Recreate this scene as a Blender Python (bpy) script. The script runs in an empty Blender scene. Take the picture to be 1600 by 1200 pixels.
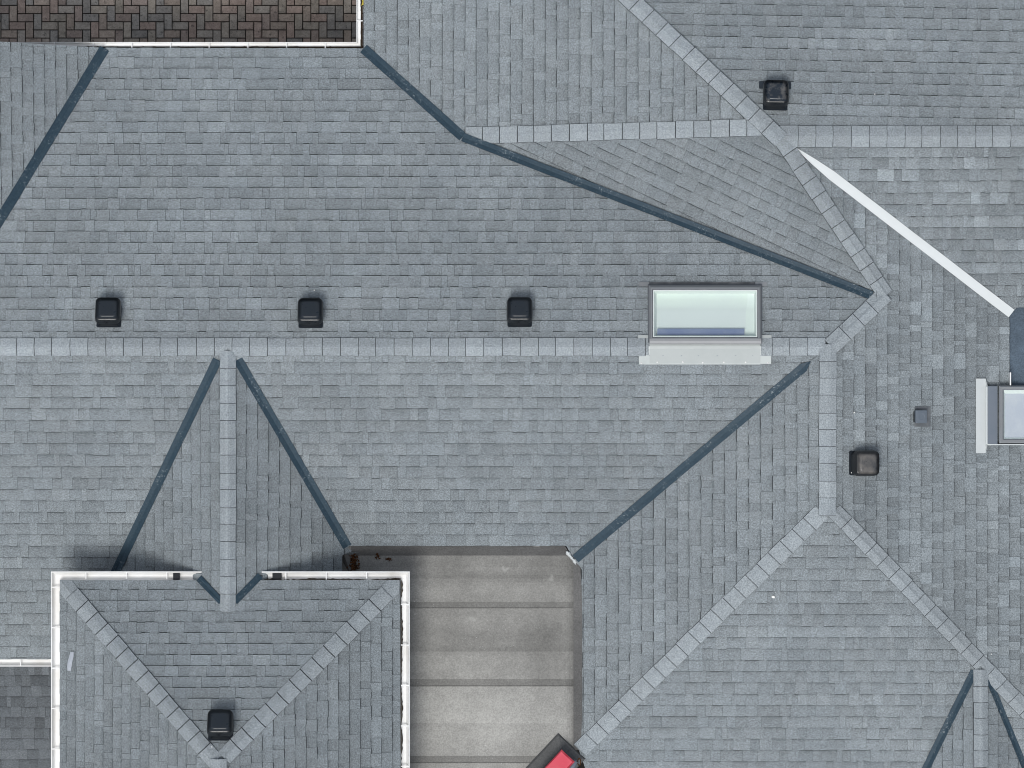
import bpy, math, random
import numpy as np
from mathutils import Vector, Matrix

random.seed(11)
sc = bpy.context.scene
COL = sc.collection
D = 50.0                      # drone height above the main ridge (m)
S = 0.0074                    # metres per photo pixel at ridge height
F = D / S
GROUND = -4.1

# ------------------------------------------------------------------ survey helpers
def dirv(px, py):
    return (px - 800) / F, (600 - py) / F
def at(px, py, z):
    dx, dy = dirv(px, py)
    return Vector((dx * (D - z), dy * (D - z), z))

PRI = {  # prior gradients dz/dx, dz/dy
 'A': (0, -.49), 'B': (0, .45), 'L': (-.47, 0), 'M': (.45, 0), 'N': (0, -.46), 'T': (.3, .45),
 'E': (-.47, 0), 'S2': (0, .45), 'D': (.43, 0), 'S3': (0, .45), 'DW': (.85, 0), 'DE': (-.78, 0),
 'G': (0, -.55), 'GW': (.55, 0), 'GE': (-.55, 0), 'RW': (.75, 0), 'RE': (-.75, 0)}
CON = [('A', 'B', [(100, 542), (1250, 542)]), ('A', 'L', [(165, 75), (0, 345)]), ('A', 'M', [(570, 78), (725, 215)]),
 ('A', 'T', [(725, 215), (1360, 460)]), ('M', 'T', [(725, 214), (1200, 200)]), ('M', 'N', [(985, 0), (1205, 205)]),
 ('T', 'E', [(1225, 225), (1385, 460)]), ('N', 'S2', [(1230, 212), (1600, 212)]), ('S2', 'E', [(1243, 232), (1580, 490)]),
 ('A', 'E', [(1385, 460), (1300, 540)]), ('D', 'E', [(1293, 560), (1293, 795)]), ('B', 'D', [(1262, 567), (897, 875)]),
 ('D', 'S3', [(1280, 808), (910, 1170)]), ('E', 'S3', [(1308, 805), (1600, 1110)]), ('S3', 'RW', [(1520, 1048), (1445, 1200)]),
 ('S3', 'RE', [(1548, 1068), (1600, 1195)]), ('RW', 'RE', [(1533, 1050), (1533, 1200)]), ('B', 'DW', [(340, 565), (185, 885)]),
 ('B', 'DE', [(370, 565), (545, 855)]), ('DW', 'DE', [(356, 560), (356, 940)]), ('G', 'DW', [(345, 938), (311, 903)]),
 ('G', 'DE', [(369, 938), (407, 900)]), ('G', 'GW', [(95, 907), (335, 1190)]), ('G', 'GE', [(622, 907), (347, 1190)])]
NAMES = list(PRI)
IDX = {n: i * 3 for i, n in enumerate(NAMES)}
PL = {n: (PRI[n][0], PRI[n][1], 0.0) for n in NAMES}
for _ in range(6):
    rows, rhs = [], []
    def row(d, v, w):
        r = np.zeros(3 * len(NAMES))
        for k, c in d.items(): r[k] += c * w
        rows.append(r); rhs.append(v * w)
    def hit0(n, px, py):
        a, b, c = PL[n]; dx, dy = dirv(px, py)
        s = (D - c) / (1 + a * dx + b * dy)
        return dx * s, dy * s, D - s
    for p, q, pts in CON:
        for (px, py) in pts:
            z = .5 * (hit0(p, px, py)[2] + hit0(q, px, py)[2]); P = at(px, py, z)
            i, j = IDX[p], IDX[q]
            row({i: P.x, i + 1: P.y, i + 2: 1, j: -P.x, j + 1: -P.y, j + 2: -1}, 0, 6)
    for n, (gx, gy) in PRI.items():
        w = .15 if n == 'T' else 2.0
        row({IDX[n]: 1}, gx, w * (1 if gx else 2.5)); row({IDX[n] + 1: 1}, gy, w * (1 if gy else 2.5))
    for px in (100, 1250):
        P = at(px, 542, 0)
        row({IDX['A']: P.x, IDX['A'] + 1: P.y, IDX['A'] + 2: 1}, 0, 30)
    sol = np.linalg.lstsq(np.array(rows), np.array(rhs), rcond=None)[0]
    PL = {n: tuple(sol[IDX[n]:IDX[n] + 3]) for n in NAMES}
PL['B2'] = (0, .45, 0); zb = -2.7; P = at(40, 1040, zb); PL['B2'] = (0, .45, zb - .45 * P.y)
for n, v in PL.items(): print('PLANE', n, ['%.3f' % x for x in v])

def nrm(n):
    a, b, c = PL[n]; return Vector((-a, -b, 1)).normalized()
def hit(n, px, py, h=0.0):
    a, b, c = PL[n]; c = c + h * math.sqrt(1 + a * a + b * b); dx, dy = dirv(px, py)
    s = (D - c) / (1 + a * dx + b * dy)
    return Vector((dx * s, dy * s, D - s))
def zat(n, x, y, h=0.0):
    a, b, c = PL[n]; return a * x + b * y + c + h * math.sqrt(1 + a * a + b * b)

class Frame:                 # u along the courses, v up the slope, n out of the roof
    def __init__(s, n, udir):
        s.n = nrm(n); u = Vector(udir); s.u = (u - s.n * u.dot(s.n)).normalized(); s.v = s.n.cross(s.u)
        s.o = Vector((0, 0, PL[n][2])); s.pl = n
    def loc(s, P): P = P - s.o; return (P.dot(s.u), P.dot(s.v))
    def w(s, u, v, h=0): return s.o + s.u * u + s.v * v + s.n * h
    def px(s, px, py, h=0): return s.loc(hit(s.pl, px, py, h))
    def mat(s, P): 
        m = Matrix((s.u, s.v, s.n)).transposed().to_4x4(); m.translation = P; return m
UD = {'A': (-1, 0, 0), 'B': (1, 0, 0), 'L': (0, 1, 0), 'M': (0, -1, 0), 'N': (-1, .016, 0), 'T': (1, -.42, 0), 'E': (0, 1, 0),
      'S2': (1, 0, 0), 'D': (0, -1, 0), 'S3': (1, 0, 0), 'DW': (0, -1, 0), 'DE': (0, 1, 0), 'G': (-1, 0, 0), 'GW': (0, -1, 0),
      'GE': (0, 1, 0), 'RW': (0, -1, 0), 'RE': (0, 1, 0), 'B2': (1, 0, 0)}
FR = {n: Frame(n, UD[n]) for n in UD}

# ------------------------------------------------------------------ mesh building
class MB:
    def __init__(s): s.v = []; s.f = []; s.t = []; s.sm = []
    def face(s, pts, tint=(1, 1, 1), smooth=False):
        i = len(s.v); s.v += [tuple(p) for p in pts]; s.f.append(tuple(range(i, i + len(pts)))); s.t.append(tint); s.sm.append(smooth)
    def box(s, c, x, y, z, hx, hy, hz, tint=(1, 1, 1), bev=0.0):
        c = Vector(c); x = Vector(x); y = Vector(y); z = Vector(z)
        if bev:
            s.loft([[c + x * (a * (hx - b)) + y * (e * (hy - b)) + z * zz for a, e in ((-1, -1), (1, -1), (1, 1), (-1, 1))]
                    for zz, b in ((-hz, 0), (hz - bev, 0), (hz, bev))], tint, True); return
        P = lambda a, b, d: c + x * (a * hx) + y * (b * hy) + z * (d * hz)
        for q in (((-1,-1,-1),(-1,1,-1),(1,1,-1),(1,-1,-1)), ((-1,-1,1),(1,-1,1),(1,1,1),(-1,1,1)), ((-1,-1,-1),(1,-1,-1),(1,-1,1),(-1,-1,1)),
                  ((1,-1,-1),(1,1,-1),(1,1,1),(1,-1,1)), ((1,1,-1),(-1,1,-1),(-1,1,1),(1,1,1)), ((-1,1,-1),(-1,-1,-1),(-1,-1,1),(-1,1,1))):
            s.face([P(*k) for k in q], tint)
    def loft(s, rings, tint=(1, 1, 1), cap=True, smooth=False, closed=True):
        i = len(s.v); n = len(rings[0])
        for r in rings: s.v += [tuple(p) for p in r]
        for k in range(len(rings) - 1):
            for j in range(n if closed else n - 1):
                j2 = (j + 1) % n
                s.f.append((i + k * n + j, i + k * n + j2, i + (k + 1) * n + j2, i + (k + 1) * n + j)); s.t.append(tint); s.sm.append(smooth)
        if cap:
            s.f.append(tuple(i + j for j in reversed(range(n)))); s.t.append(tint); s.sm.append(False)
            s.f.append(tuple(i + (len(rings) - 1) * n + j for j in range(n))); s.t.append(tint); s.sm.append(False)
    def build(s, name, mat, parent=None, inv=None):
        me = bpy.data.meshes.new(name)
        v = s.v if inv is None else [tuple(inv @ Vector(p)) for p in s.v]
        me.from_pydata(v, [], s.f)
        at_ = me.attributes.new('tint', 'FLOAT_COLOR', 'FACE')
        arr = np.ones((len(s.f), 4), dtype=np.float32); arr[:, :3] = np.array(s.t, dtype=np.float32).reshape(-1, 3)
        at_.data.foreach_set('color', arr.ravel())
        me.polygons.foreach_set('use_smooth', s.sm)
        me.materials.append(mat); me.update()
        o = bpy.data.objects.new(name, me); COL.objects.link(o)
        if parent: o.parent = parent
        return o

def tag(o, label=None, cat=None, group=None, kind=None):
    if label: o['label'] = label
    if cat: o['category'] = cat
    if group: o['group'] = group
    if kind: o['kind'] = kind
    return o
def empty(name, m, label, cat, group=None):
    o = bpy.data.objects.new(name, None); COL.objects.link(o); o.empty_display_size = .2
    o.matrix_world = m if isinstance(m, Matrix) else Matrix.Translation(m)
    return tag(o, label, cat, group)
def copy_tree(o, parent=None):
    c = o.copy(); COL.objects.link(c); c.parent = parent
    for ch in list(o.children): copy_tree(ch, c)
    return c

# ------------------------------------------------------------------ materials
def material(name):
    m = bpy.data.materials.new(name); m.use_nodes = True; nt = m.node_tree
    b = nt.nodes['Principled BSDF']; return m, nt, b
def N_(nt, t, **k):
    n = nt.nodes.new(t)
    for a, v in k.items(): setattr(n, a, v)
    return n
def noise(nt, scale, detail=3, rough=.6, coord='Object', vec=None):
    tc = N_(nt, 'ShaderNodeTexCoord'); n = N_(nt, 'ShaderNodeTexNoise')
    n.inputs['Scale'].default_value = scale; n.inputs['Detail'].default_value = detail; n.inputs['Roughness'].default_value = rough
    nt.links.new(vec if vec else tc.outputs[coord], n.inputs['Vector']); return n.outputs['Fac']
def rng(nt, sock, a, b, lo, hi):
    r = N_(nt, 'ShaderNodeMapRange'); r.inputs[1].default_value = a; r.inputs[2].default_value = b
    r.inputs[3].default_value = lo; r.inputs[4].default_value = hi; nt.links.new(sock, r.inputs[0]); return r.outputs[0]
def mul(nt, col, fac):
    v = N_(nt, 'ShaderNodeVectorMath', operation='SCALE'); nt.links.new(col, v.inputs[0]); nt.links.new(fac, v.inputs['Scale']); return v.outputs[0]
def mix(nt, fac, a, b):
    m = N_(nt, 'ShaderNodeMix', data_type='RGBA')
    nt.links.new(fac, m.inputs[0])
    for s, i in ((a, 6), (b, 7)):
        if isinstance(s, tuple): m.inputs[i].default_value = (*s, 1)
        else: nt.links.new(s, m.inputs[i])
    return m.outputs[2]
def tinted(nt, base):
    at_ = N_(nt, 'ShaderNodeAttribute', attribute_name='tint')
    v = N_(nt, 'ShaderNodeVectorMath', operation='MULTIPLY'); nt.links.new(at_.outputs['Vector'], v.inputs[0]); v.inputs[1].default_value = base
    return v.outputs[0]
def mathn(nt, op, a, b):
    m = N_(nt, 'ShaderNodeMath', operation=op)
    for i, s in enumerate((a, b)):
        if isinstance(s, (int, float)): m.inputs[i].default_value = s
        else: nt.links.new(s, m.inputs[i])
    return m.outputs[0]

def shingle_mat(name, base, grain=.55, stain=.1):
    m, nt, b = material(name)
    g1 = rng(nt, noise(nt, 62, 2, .7), .3, .7, 1 - grain * .55, 1 + grain * .55)
    g2 = rng(nt, noise(nt, 170, 1, .5), .3, .7, 1 - grain * .5, 1 + grain * .5)
    st = rng(nt, noise(nt, .8, 4, .6), .3, .7, 1 - stain, 1 + stain)
    st2 = rng(nt, noise(nt, 9, 3, .6), .3, .7, .96, 1.04)
    c = tinted(nt, base)
    for f in (g1, g2, st, st2): c = mul(nt, c, f)
    hue = rng(nt, noise(nt, 1.7, 3, .5), .4, .65, 0, .10)
    w = N_(nt, 'ShaderNodeVectorMath', operation='MULTIPLY'); nt.links.new(c, w.inputs[0]); w.inputs[1].default_value = (1.07, 1.0, .93)
    c = mix(nt, hue, c, w.outputs[0])
    fl = rng(nt, noise(nt, 48, 2, .6), .70, .73, 0, .45); c = mix(nt, fl, c, (.5, .52, .53))
    nt.links.new(c, b.inputs['Base Color']); b.inputs['Roughness'].default_value = .92
    b.inputs['Specular IOR Level'].default_value = .25
    bp = N_(nt, 'ShaderNodeBump'); bp.inputs['Strength'].default_value = .5; bp.inputs['Distance'].default_value = .003
    nt.links.new(noise(nt, 110, 2, .7), bp.inputs['Height']); nt.links.new(bp.outputs[0], b.inputs['Normal'])
    return m
SH = shingle_mat('grey_shingle', (.231, .258, .273), .62)
SH_LOW = shingle_mat('shaded_shingle', (.138, .152, .165))  # darker shingle copy: shade beside the taller wing put into the colour
CAP = shingle_mat('cap_shingle', (.300, .332, .352), .5, .07)

def metal(name, base, rough, dirt, dirt_amt, scale=6, spec=.5, metallic=0.0, specks=None, d0=.45, d1=.72):
    m, nt, b = material(name)
    c = tinted(nt, base)
    f = rng(nt, noise(nt, scale, 5, .65), d0, d1, 0, dirt_amt)
    if name.startswith('dusty'):
        at2 = N_(nt, 'ShaderNodeAttribute', attribute_name='tint'); f = mathn(nt, 'MULTIPLY', f, rng(nt, at2.outputs['Fac'], .45, 1.4, .08, 1.0))
    c = mix(nt, f, c, dirt)
    if specks:
        tc = N_(nt, 'ShaderNodeTexCoord'); 
        s = rng(nt, noise(nt, 34, 6, .85), .565, .61, 0, 1)
        s2 = rng(nt, noise(nt, 3.2, 2, .5), .46, .6, 0, .8)
        c = mix(nt, mathn(nt, 'MULTIPLY', s, s2), c, specks)
        d_ = rng(nt, noise(nt, 40, 4, .7), .35, .65, .86, 1.14); c = mul(nt, c, d_)
    nt.links.new(c, b.inputs['Base Color']); b.inputs['Metallic'].default_value = metallic
    rr = rng(nt, noise(nt, scale * 2, 3), .3, .7, rough - .08, rough + .1); nt.links.new(rr, b.inputs['Roughness'])
    b.inputs['Specular IOR Level'].default_value = spec
    return m
SLATE = metal('slate_blue_metal', (.031, .056, .078), .5, (.045, .071, .091), .7, 5, .2, 0, (.30, .34, .36))
PALE = metal('pale_metal', (.60, .63, .63), .5, (.52, .55, .55), .5, 4, .3)
PALEV = metal('pale_valley_metal', (.67, .70, .70), .5, (.61, .64, .64), .5, 4, .3)
WHITE = metal('white_gutter', (.83, .83, .82), .4, (.55, .5, .42), .35, 2.2, .4)
BLACK = metal('black_plastic', (.013, .017, .022), .33, (.022, .027, .032), .8, 9, .4)
DUSTY = metal('dusty_black_plastic', (.014, .019, .026), .33, (.155, .145, .135), .95, 3.6, .4, d0=.34, d1=.56)
DUSTY2 = metal('dusty_patch_plastic', (.014, .019, .026), .3, (.14, .135, .13), .9, 7.5, .4, d0=.47, d1=.6)
GREYF = metal('grey_frame', (.195, .205, .215), .45, (.24, .245, .25), .6, 8, .4)
BLUEG = metal('blue_grey_frame', (.165, .19, .225), .4, (.13, .16, .2), .6, 8, .4)
LIGHTG = metal('light_flashing', (.50, .53, .52), .45, (.42, .45, .44), .7, 4, .3)
INNER = metal('white_reveal', (.79, .83, .81), .6, (.73, .78, .78), .7, 1.6, .2)
BLUEP = metal('blue_panel', (.21, .25, .40), .6, (.28, .32, .44), .9, 5, .2)
LAV = metal('lavender_panel', (.55, .57, .66), .6, (.66, .67, .72), .9, 3, .2)
RED = metal('red_metal', (.60, .055, .09), .5, (.66, .10, .13), .8, 7, .3)
WALL = metal('render_wall', (.55, .54, .52), .9, (.42, .41, .39), .6, 1.5, .1)
FLAKE = metal('white_flake', (.85, .85, .82), .7, (.7, .68, .6), .4, 30, .2)
SCREW = metal('screw', (.75, .75, .73), .3, (.5, .5, .5), .3, 20, .5)
LEAFB = metal('brown_leaf', (.075, .035, .014), .8, (.02, .012, .008), .9, 25, .1)
LEAFY = metal('yellow_leaf', (.55, .45, .06), .7, (.3, .22, .04), .6, 30, .2)
DIRT = metal('gutter_dirt', (.045, .034, .026), .95, (.09, .075, .055), .8, 30, .05)
BACKDK = metal('dark_board', (.03, .032, .036), .8, (.045, .045, .05), .5, 3, .1)

def membrane_mat():
    m, nt, b = material('mineral_felt')
    c = tinted(nt, (.282, .278, .264))
    blotch = rng(nt, noise(nt, 1.3, 5, .65), .32, .68, .84, 1.14)
    mid = rng(nt, noise(nt, 7, 4, .65), .3, .7, .92, 1.08)
    gr = rng(nt, noise(nt, 55, 2, .7), .3, .7, .80, 1.2)
    tc = N_(nt, 'ShaderNodeTexCoord'); mp = N_(nt, 'ShaderNodeMapping'); mp.inputs['Scale'].default_value = (.25, 2.4, 1)
    nt.links.new(tc.outputs['Object'], mp.inputs[0])
    band = rng(nt, noise(nt, 1.6, 3, .5, vec=mp.outputs[0]), .35, .65, .93, 1.07)
    for f in (blotch, mid, gr, band): c = mul(nt, c, f)
    s = rng(nt, noise(nt, 75, 1, .5), .72, .76, 0, .6); s2 = rng(nt, noise(nt, .9, 2, .5), .5, .6, 0, 1)
    c = mix(nt, mathn(nt, 'MULTIPLY', s, s2), c, (.7, .7, .7))
    p1 = rng(nt, noise(nt, 5.3, 2, .4), .72, .75, 0, .3); c = mix(nt, p1, c, (.5, .5, .47))
    nt.links.new(c, b.inputs['Base Color']); b.inputs['Roughness'].default_value = .85; b.inputs['Specular IOR Level'].default_value = .25
    bp = N_(nt, 'ShaderNodeBump'); bp.inputs['Strength'].default_value = .35; bp.inputs['Distance'].default_value = .01
    nt.links.new(noise(nt, 18, 4, .6), bp.inputs['Height']); nt.links.new(bp.outputs[0], b.inputs['Normal'])
    return m
FELT = membrane_mat()
def tray_mat():
    m, nt, b = material('blue_grey_felt'); c = tinted(nt, (.078, .108, .142))
    for f in (rng(nt, noise(nt, 70, 2, .7), .3, .7, .7, 1.3), rng(nt, noise(nt, 3, 4), .3, .7, .75, 1.25)): c = mul(nt, c, f)
    nt.links.new(c, b.inputs['Base Color']); b.inputs['Roughness'].default_value = .85; return m
TRAY = tray_mat()
def brick_mat():
    m, nt, b = material('paver_brick'); c = tinted(nt, (1, 1, 1))
    for f in (rng(nt, noise(nt, 45, 4, .75), .3, .7, .75, 1.25), rng(nt, noise(nt, 11, 4, .7), .3, .65, .8, 1.15)): c = mul(nt, c, f)
    s = rng(nt, noise(nt, 24, 5, .7), .58, .66, 0, .6); c = mix(nt, s, c, (.035, .033, .033))
    nt.links.new(c, b.inputs['Base Color']); b.inputs['Roughness'].default_value = .9
    bp = N_(nt, 'ShaderNodeBump'); bp.inputs['Strength'].default_value = .4; bp.inputs['Distance'].default_value = .004
    nt.links.new(noise(nt, 60, 3), bp.inputs['Height']); nt.links.new(bp.outputs[0], b.inputs['Normal'])
    return m
BRICK = brick_mat()
def ground_mat():
    m, nt, b = material('joint_sand'); c = mix(nt, noise(nt, 8, 4), (.018, .015, .013), (.05, .042, .035))
    nt.links.new(c, b.inputs['Base Color']); b.inputs['Roughness'].default_value = .95; return m
SAND = ground_mat()
def glass_mat():
    m, nt, b = material('skylight_glass'); nt.nodes.remove(b)
    t = N_(nt, 'ShaderNodeBsdfTransparent'); t.inputs[0].default_value = (.95, .98, .96, 1)
    g = N_(nt, 'ShaderNodeBsdfGlossy'); g.inputs['Roughness'].default_value = .04
    lw = N_(nt, 'ShaderNodeLayerWeight'); p5 = mathn(nt, 'POWER', lw.outputs['Facing'], 4.0); f = mathn(nt, 'ADD', mathn(nt, 'MULTIPLY', p5, .7), .06)
    x = N_(nt, 'ShaderNodeMixShader'); nt.links.new(f, x.inputs[0]); nt.links.new(t.outputs[0], x.inputs[1]); nt.links.new(g.outputs[0], x.inputs[2])
    nt.links.new(x.outputs[0], nt.nodes['Material Output'].inputs[0]); return m
GLASS = glass_mat()

# ------------------------------------------------------------------ shingle slopes
def clip(poly, axis, val, keep_gt):
    out = []
    for i in range(len(poly)):
        p, q = poly[i], poly[(i + 1) % len(poly)]
        a = (p[axis] - val) * (1 if keep_gt else -1); b = (q[axis] - val) * (1 if keep_gt else -1)
        if a >= 0: out.append(p)
        if (a > 0 and b < 0) or (a < 0 and b > 0):
            t = a / (a - b); r = [p[0] + (q[0] - p[0]) * t, p[1] + (q[1] - p[1]) * t]; r[axis] = val; out.append(tuple(r))
    return out
def cliprect(poly, u0, u1, v0, v1):
    for ax, val, gt in ((1, v0, True), (1, v1, False), (0, u0, True), (0, u1, False)):
        poly = clip(poly, ax, val, gt)
        if len(poly) < 3: return None
    out = []
    for p in poly:
        if not out or abs(p[0] - out[-1][0]) + abs(p[1] - out[-1][1]) > 1e-5: out.append(p)
    if len(out) > 1 and abs(out[0][0] - out[-1][0]) + abs(out[0][1] - out[-1][1]) < 1e-5: out.pop()
    if len(out) < 3: return None
    A = sum(out[i][0] * out[(i + 1) % len(out)][1] - out[(i + 1) % len(out)][0] * out[i][1] for i in range(len(out)))
    if abs(A) < 4e-5: return None
    return out if A > 0 else out[::-1]

TH = .0055                   # thickness of the upper shingle layer
EDGE = (.24, .24, .245)
HBS = {'B': .0074, 'S2': .007, 'S3': .0074, 'T': .0074, 'B2': .0074, 'E': .0056}
def slope(name, pl, pxpoly, q0, q1, n, parent, contrast=1.0, mat=None, tone=1.0, deck=.07, ws=1.0):
    fr = FR[pl]; poly = [fr.px(*p) for p in pxpoly]
    va, vb = fr.px(*q0)[1], fr.px(*q1)[1]; e = (vb - va) / n
    if e < 0: e = -e
    us = [p[0] for p in poly]; vs = [p[1] for p in poly]
    k0 = math.floor((min(vs) - va) / e) - 1; k1 = math.ceil((max(vs) - va) / e) + 1
    mb = MB(); rnd = random.Random(hash(name + pl) % 9999 if False else sum(map(ord, pl)) * 7 + len(pxpoly))
    HB = HBS.get(pl, .0080); lean = math.hypot(*PL[pl][:2]) + (.58 if pl in HBS else .64)
    for k in range(k0, k1):
        v0 = va + k * e; v1 = v0 + e + .004
        row = clip(clip(poly, 1, v0, True), 1, v1, False)
        if len(row) < 3: continue
        ru0, ru1 = min(p[0] for p in row), max(p[0] for p in row)
        u = ru0 - rnd.uniform(0, 1.0); tooth = rnd.random() < .5; send = u; stone = 1; rowt = 1 + rnd.uniform(-.03, .03)
        wob = rnd.uniform(-.002, .002)
        while u < ru1:
            if u >= send - 1e-6:
                send = u + 1.0; stone = rnd.choice([1, 1, 1, 1.0, .97, 1.03, .95, 1.0, 1.08]); stone = 1 + (stone - 1) * contrast; joint = True
            w = rnd.choice([.09, .12, .15, .19, .22, .27, .32] if not tooth else [.07, .1, .13, .16, .2, .25]) * rnd.uniform(.9, 1.1) * ws
            u1 = min(u + w, send)
            if send - u1 < .05: u1 = send
            th = TH if tooth else 0.0
            t = (1 + rnd.gauss(0, .018) * contrast) * stone * rowt * tone
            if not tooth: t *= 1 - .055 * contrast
            if contrast > 1.2 and rnd.random() < .13: t *= 1.17
            cw = rnd.uniform(-.006, .006)
            tint = (t * (1 + cw), t, t * (1 - cw))
            jit = rnd.uniform(-.0025, .0025) + wob
            base = lambda vv: HB * (1 - (vv - v0) / e) + th
            gap = .0018
            v0j = v0 + jit
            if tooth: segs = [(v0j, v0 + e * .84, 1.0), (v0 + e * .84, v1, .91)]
            else: segs = [(v0j, v0 + e * .45, 1.0), (v0 + e * .45, v0 + e * .66, .975), (v0 + e * .66, v0 + e * .80, .925), (v0 + e * .80, v0 + e * .9, .85), (v0 + e * .9, v1, .74)]  # darker upslope: pigment band plus soft recess shade painted into the tint
            for (s0, s1, m_) in segs:
                pp = cliprect(poly, u + gap, u1 - gap * .2, s0, s1)
                if pp is None: continue
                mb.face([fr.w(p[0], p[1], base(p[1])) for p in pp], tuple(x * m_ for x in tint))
                # dark cut edges; butts lean out so their colour draws the contact shadow
                for i in range(len(pp)):
                    p, q = pp[i], pp[(i + 1) % len(pp)]
                    if abs(p[1] - v0j) < 1e-6 and abs(q[1] - v0j) < 1e-6 and s0 == v0j:
                        h = base(v0j); d = lean * (h + .001)
                        mb.face([fr.w(p[0], p[1] - d, -.001), fr.w(q[0], q[1] - d, -.001), fr.w(q[0], q[1], h), fr.w(p[0], p[1], h)], EDGE)
                    elif abs(p[0] - q[0]) < 1e-6 and (abs(p[0] - u - gap) < 1e-6 or abs(p[0] - u1 + gap * .2) < 1e-6):
                        o = -.0022 if abs(p[0] - u - gap) < 1e-6 else .0014
                        mb.face([fr.w(p[0] + o, p[1], -.001), fr.w(q[0] + o, q[1], -.001), fr.w(q[0], q[1], base(q[1])), fr.w(p[0], p[1], base(p[1]))], (.74, .74, .75))
            if u == send - 1.0 and th == 0: pass
            u = u1; tooth = not tooth
    # deck under the shingles
    A = sum(poly[i][0] * poly[(i + 1) % len(poly)][1] - poly[(i + 1) % len(poly)][0] * poly[i][1] for i in range(len(poly)))
    if A < 0: poly = poly[::-1]
    mb.face([fr.w(p[0], p[1], -.006) for p in poly], (.3, .3, .3))
    for i in range(len(poly)):
        p, q = poly[i], poly[(i + 1) % len(poly)]
        mb.face([fr.w(p[0], p[1], -deck), fr.w(q[0], q[1], -deck), fr.w(q[0], q[1], -.0061), fr.w(p[0], p[1], -.0061)], (.3, .3, .3))
    return mb.build(name, mat or SH, parent)

# ------------------------------------------------------------------ caps and valleys
def line_frame(p1, p2, a, b):
    za = .5 * (hit(p1, *a).z + hit(p2, *a).z); zb_ = .5 * (hit(p1, *b).z + hit(p2, *b).z)
    P, Q = at(*a, za), at(*b, zb_); d = Vector((Q.x - P.x, Q.y - P.y, 0)); L = d.length; d.normalize()
    nx = Vector((-d.y, d.x, 0))            # left of travel
    m = (P + Q) / 2 + nx * .3
    left, right = (p1, p2) if zat_side(p1, p2, m) else (p2, p1)
    return P, Q, d, L, nx, left, right
CONVEX = True
def zat_side(p1, p2, m):
    z1, z2 = zat(p1, m.x, m.y), zat(p2, m.x, m.y)
    return (z1 < z2) if CONVEX else (z1 > z2)
def caps(name, p1, p2, a, b, width, parent, pitch=28, first=0, mat=None, lift0=.020, tones=None, seed=1):
    """cap shingles from a to b; every piece is lapped by the next one (b end on top)"""
    global CONVEX; CONVEX = True
    P, Q, d, L, nx, lf, rt = line_frame(p1, p2, a, b)
    rnd = random.Random(seed); mb = MB(); hw = width * S / 2; e = pitch * S; n = max(1, round(L / e)); e = L / n
    for k in range(n):
        t = tones(k, n) if tones else 1.0
        t *= 1 + rnd.gauss(0, .035); c = rnd.uniform(-.004, .004)
        tl, tr = (t * (1 + c), t, t * (1 - c)), (t * (1 + c) * .99, t * .99, t * .99 * (1 - c))
        jl, jr = rnd.uniform(-.004, .004), rnd.uniform(-.004, .004); je = rnd.uniform(-.008, .008)
        def pt(s, off, pl, h):
            q = P + d * s + nx * off
            z = zat(pl, q.x, q.y, h) if pl else max(zat(lf, q.x, q.y), zat(rt, q.x, q.y)) + h
            return Vector((q.x, q.y, z))
        s0 = k * e + je; s1 = (k + 1) * e + .045 if k < n - 1 else L
        sec = []
        for s, h in ((s0, lift0 + .009), (s1, lift0 + .001)):
            wl, wr = hw + jl, hw + jr
            sec.append([pt(s, wl, lf, h), pt(s, hw * .28, lf, h + .0015), pt(s, 0, None, h - .002), pt(s, -hw * .28, rt, h + .0015), pt(s, -wr, rt, h)])
        a0, a1 = sec
        for i in range(4):
            mb.face([a0[i], a0[i + 1], a1[i + 1], a1[i]], tl if i < 2 else tr)
        # skirts
        dl = [pt(s, (hw + jl + .003), lf, .004) for s in (s0, s1)]; dr = [pt(s, -(hw + jr + .003), rt, .004) for s in (s0, s1)]
        mb.face([a0[0], a1[0], dl[1], dl[0]], (.10, .10, .105)); mb.face([a1[4], a0[4], dr[0], dr[1]], (.10, .10, .105))
        f = [p - d * .011 - Vector((0, 0, .012)) for p in a0]
        for i in range(4): mb.face([f[i], f[i + 1], a0[i + 1], a0[i]], (.14, .14, .145) if k else (.7, .7, .7))
    return mb.build(name, mat or CAP, parent)
def valley(name, p1, p2, a, b, width, parent, mat=None, h=.017, w0=None, fold=.002, point=False):
    """folded metal strip lying in a valley from a to b; w0 tapers the start"""
    global CONVEX; CONVEX = False
    P, Q, d, L, nx, lf, rt = line_frame(p1, p2, a, b); hw = width * S / 2; rnd = random.Random(int(a[0]))
    mb = MB(); N = max(2, int(L / .25)); rows = []
    ph = rnd.uniform(0, 9)
    ss = sorted([L * k / N for k in range(N)] + ([L - .105] if point else []) + [L]); N = len(ss) - 1
    for k, s in enumerate(ss):
        q = P + d * s; w = hw
        if w0 is not None and s < .45: w = hw * (w0 + (1 - w0) * s / .45)
        if point and L - s < .10: w = hw * .12
        wl = w * (1 + .015 * math.sin(k * 1.7 + ph)); wr = w * (1 + .015 * math.sin(k * 1.3 + ph * 2))
        def pt(off, pl, hh):
            r = q + nx * off; return Vector((r.x, r.y, zat(pl, r.x, r.y, hh)))
        zc = max(zat(lf, q.x, q.y), zat(rt, q.x, q.y))
        if mat is PALEV: zc = .5 * (pt(wl, lf, h).z + pt(-wr, rt, h).z) - h - fold + .001
        c = Vector((q.x, q.y, zc + h + fold)); 
        rows.append([pt(wl, lf, .003), pt(wl - .001, lf, h), c, pt(-wr + .001, rt, h), pt(-wr, rt, .003)])
    tt = [(.3, .3, .3), (1, 1, 1), (1, 1, 1), (.3, .3, .3)]
    for k in range(N):
        for i in range(4):
            mb.face([rows[k][i + 1], rows[k][i], rows[k + 1][i], rows[k + 1][i + 1]], tt[i])
    return mb.build(name, mat or SLATE, parent)

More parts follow.
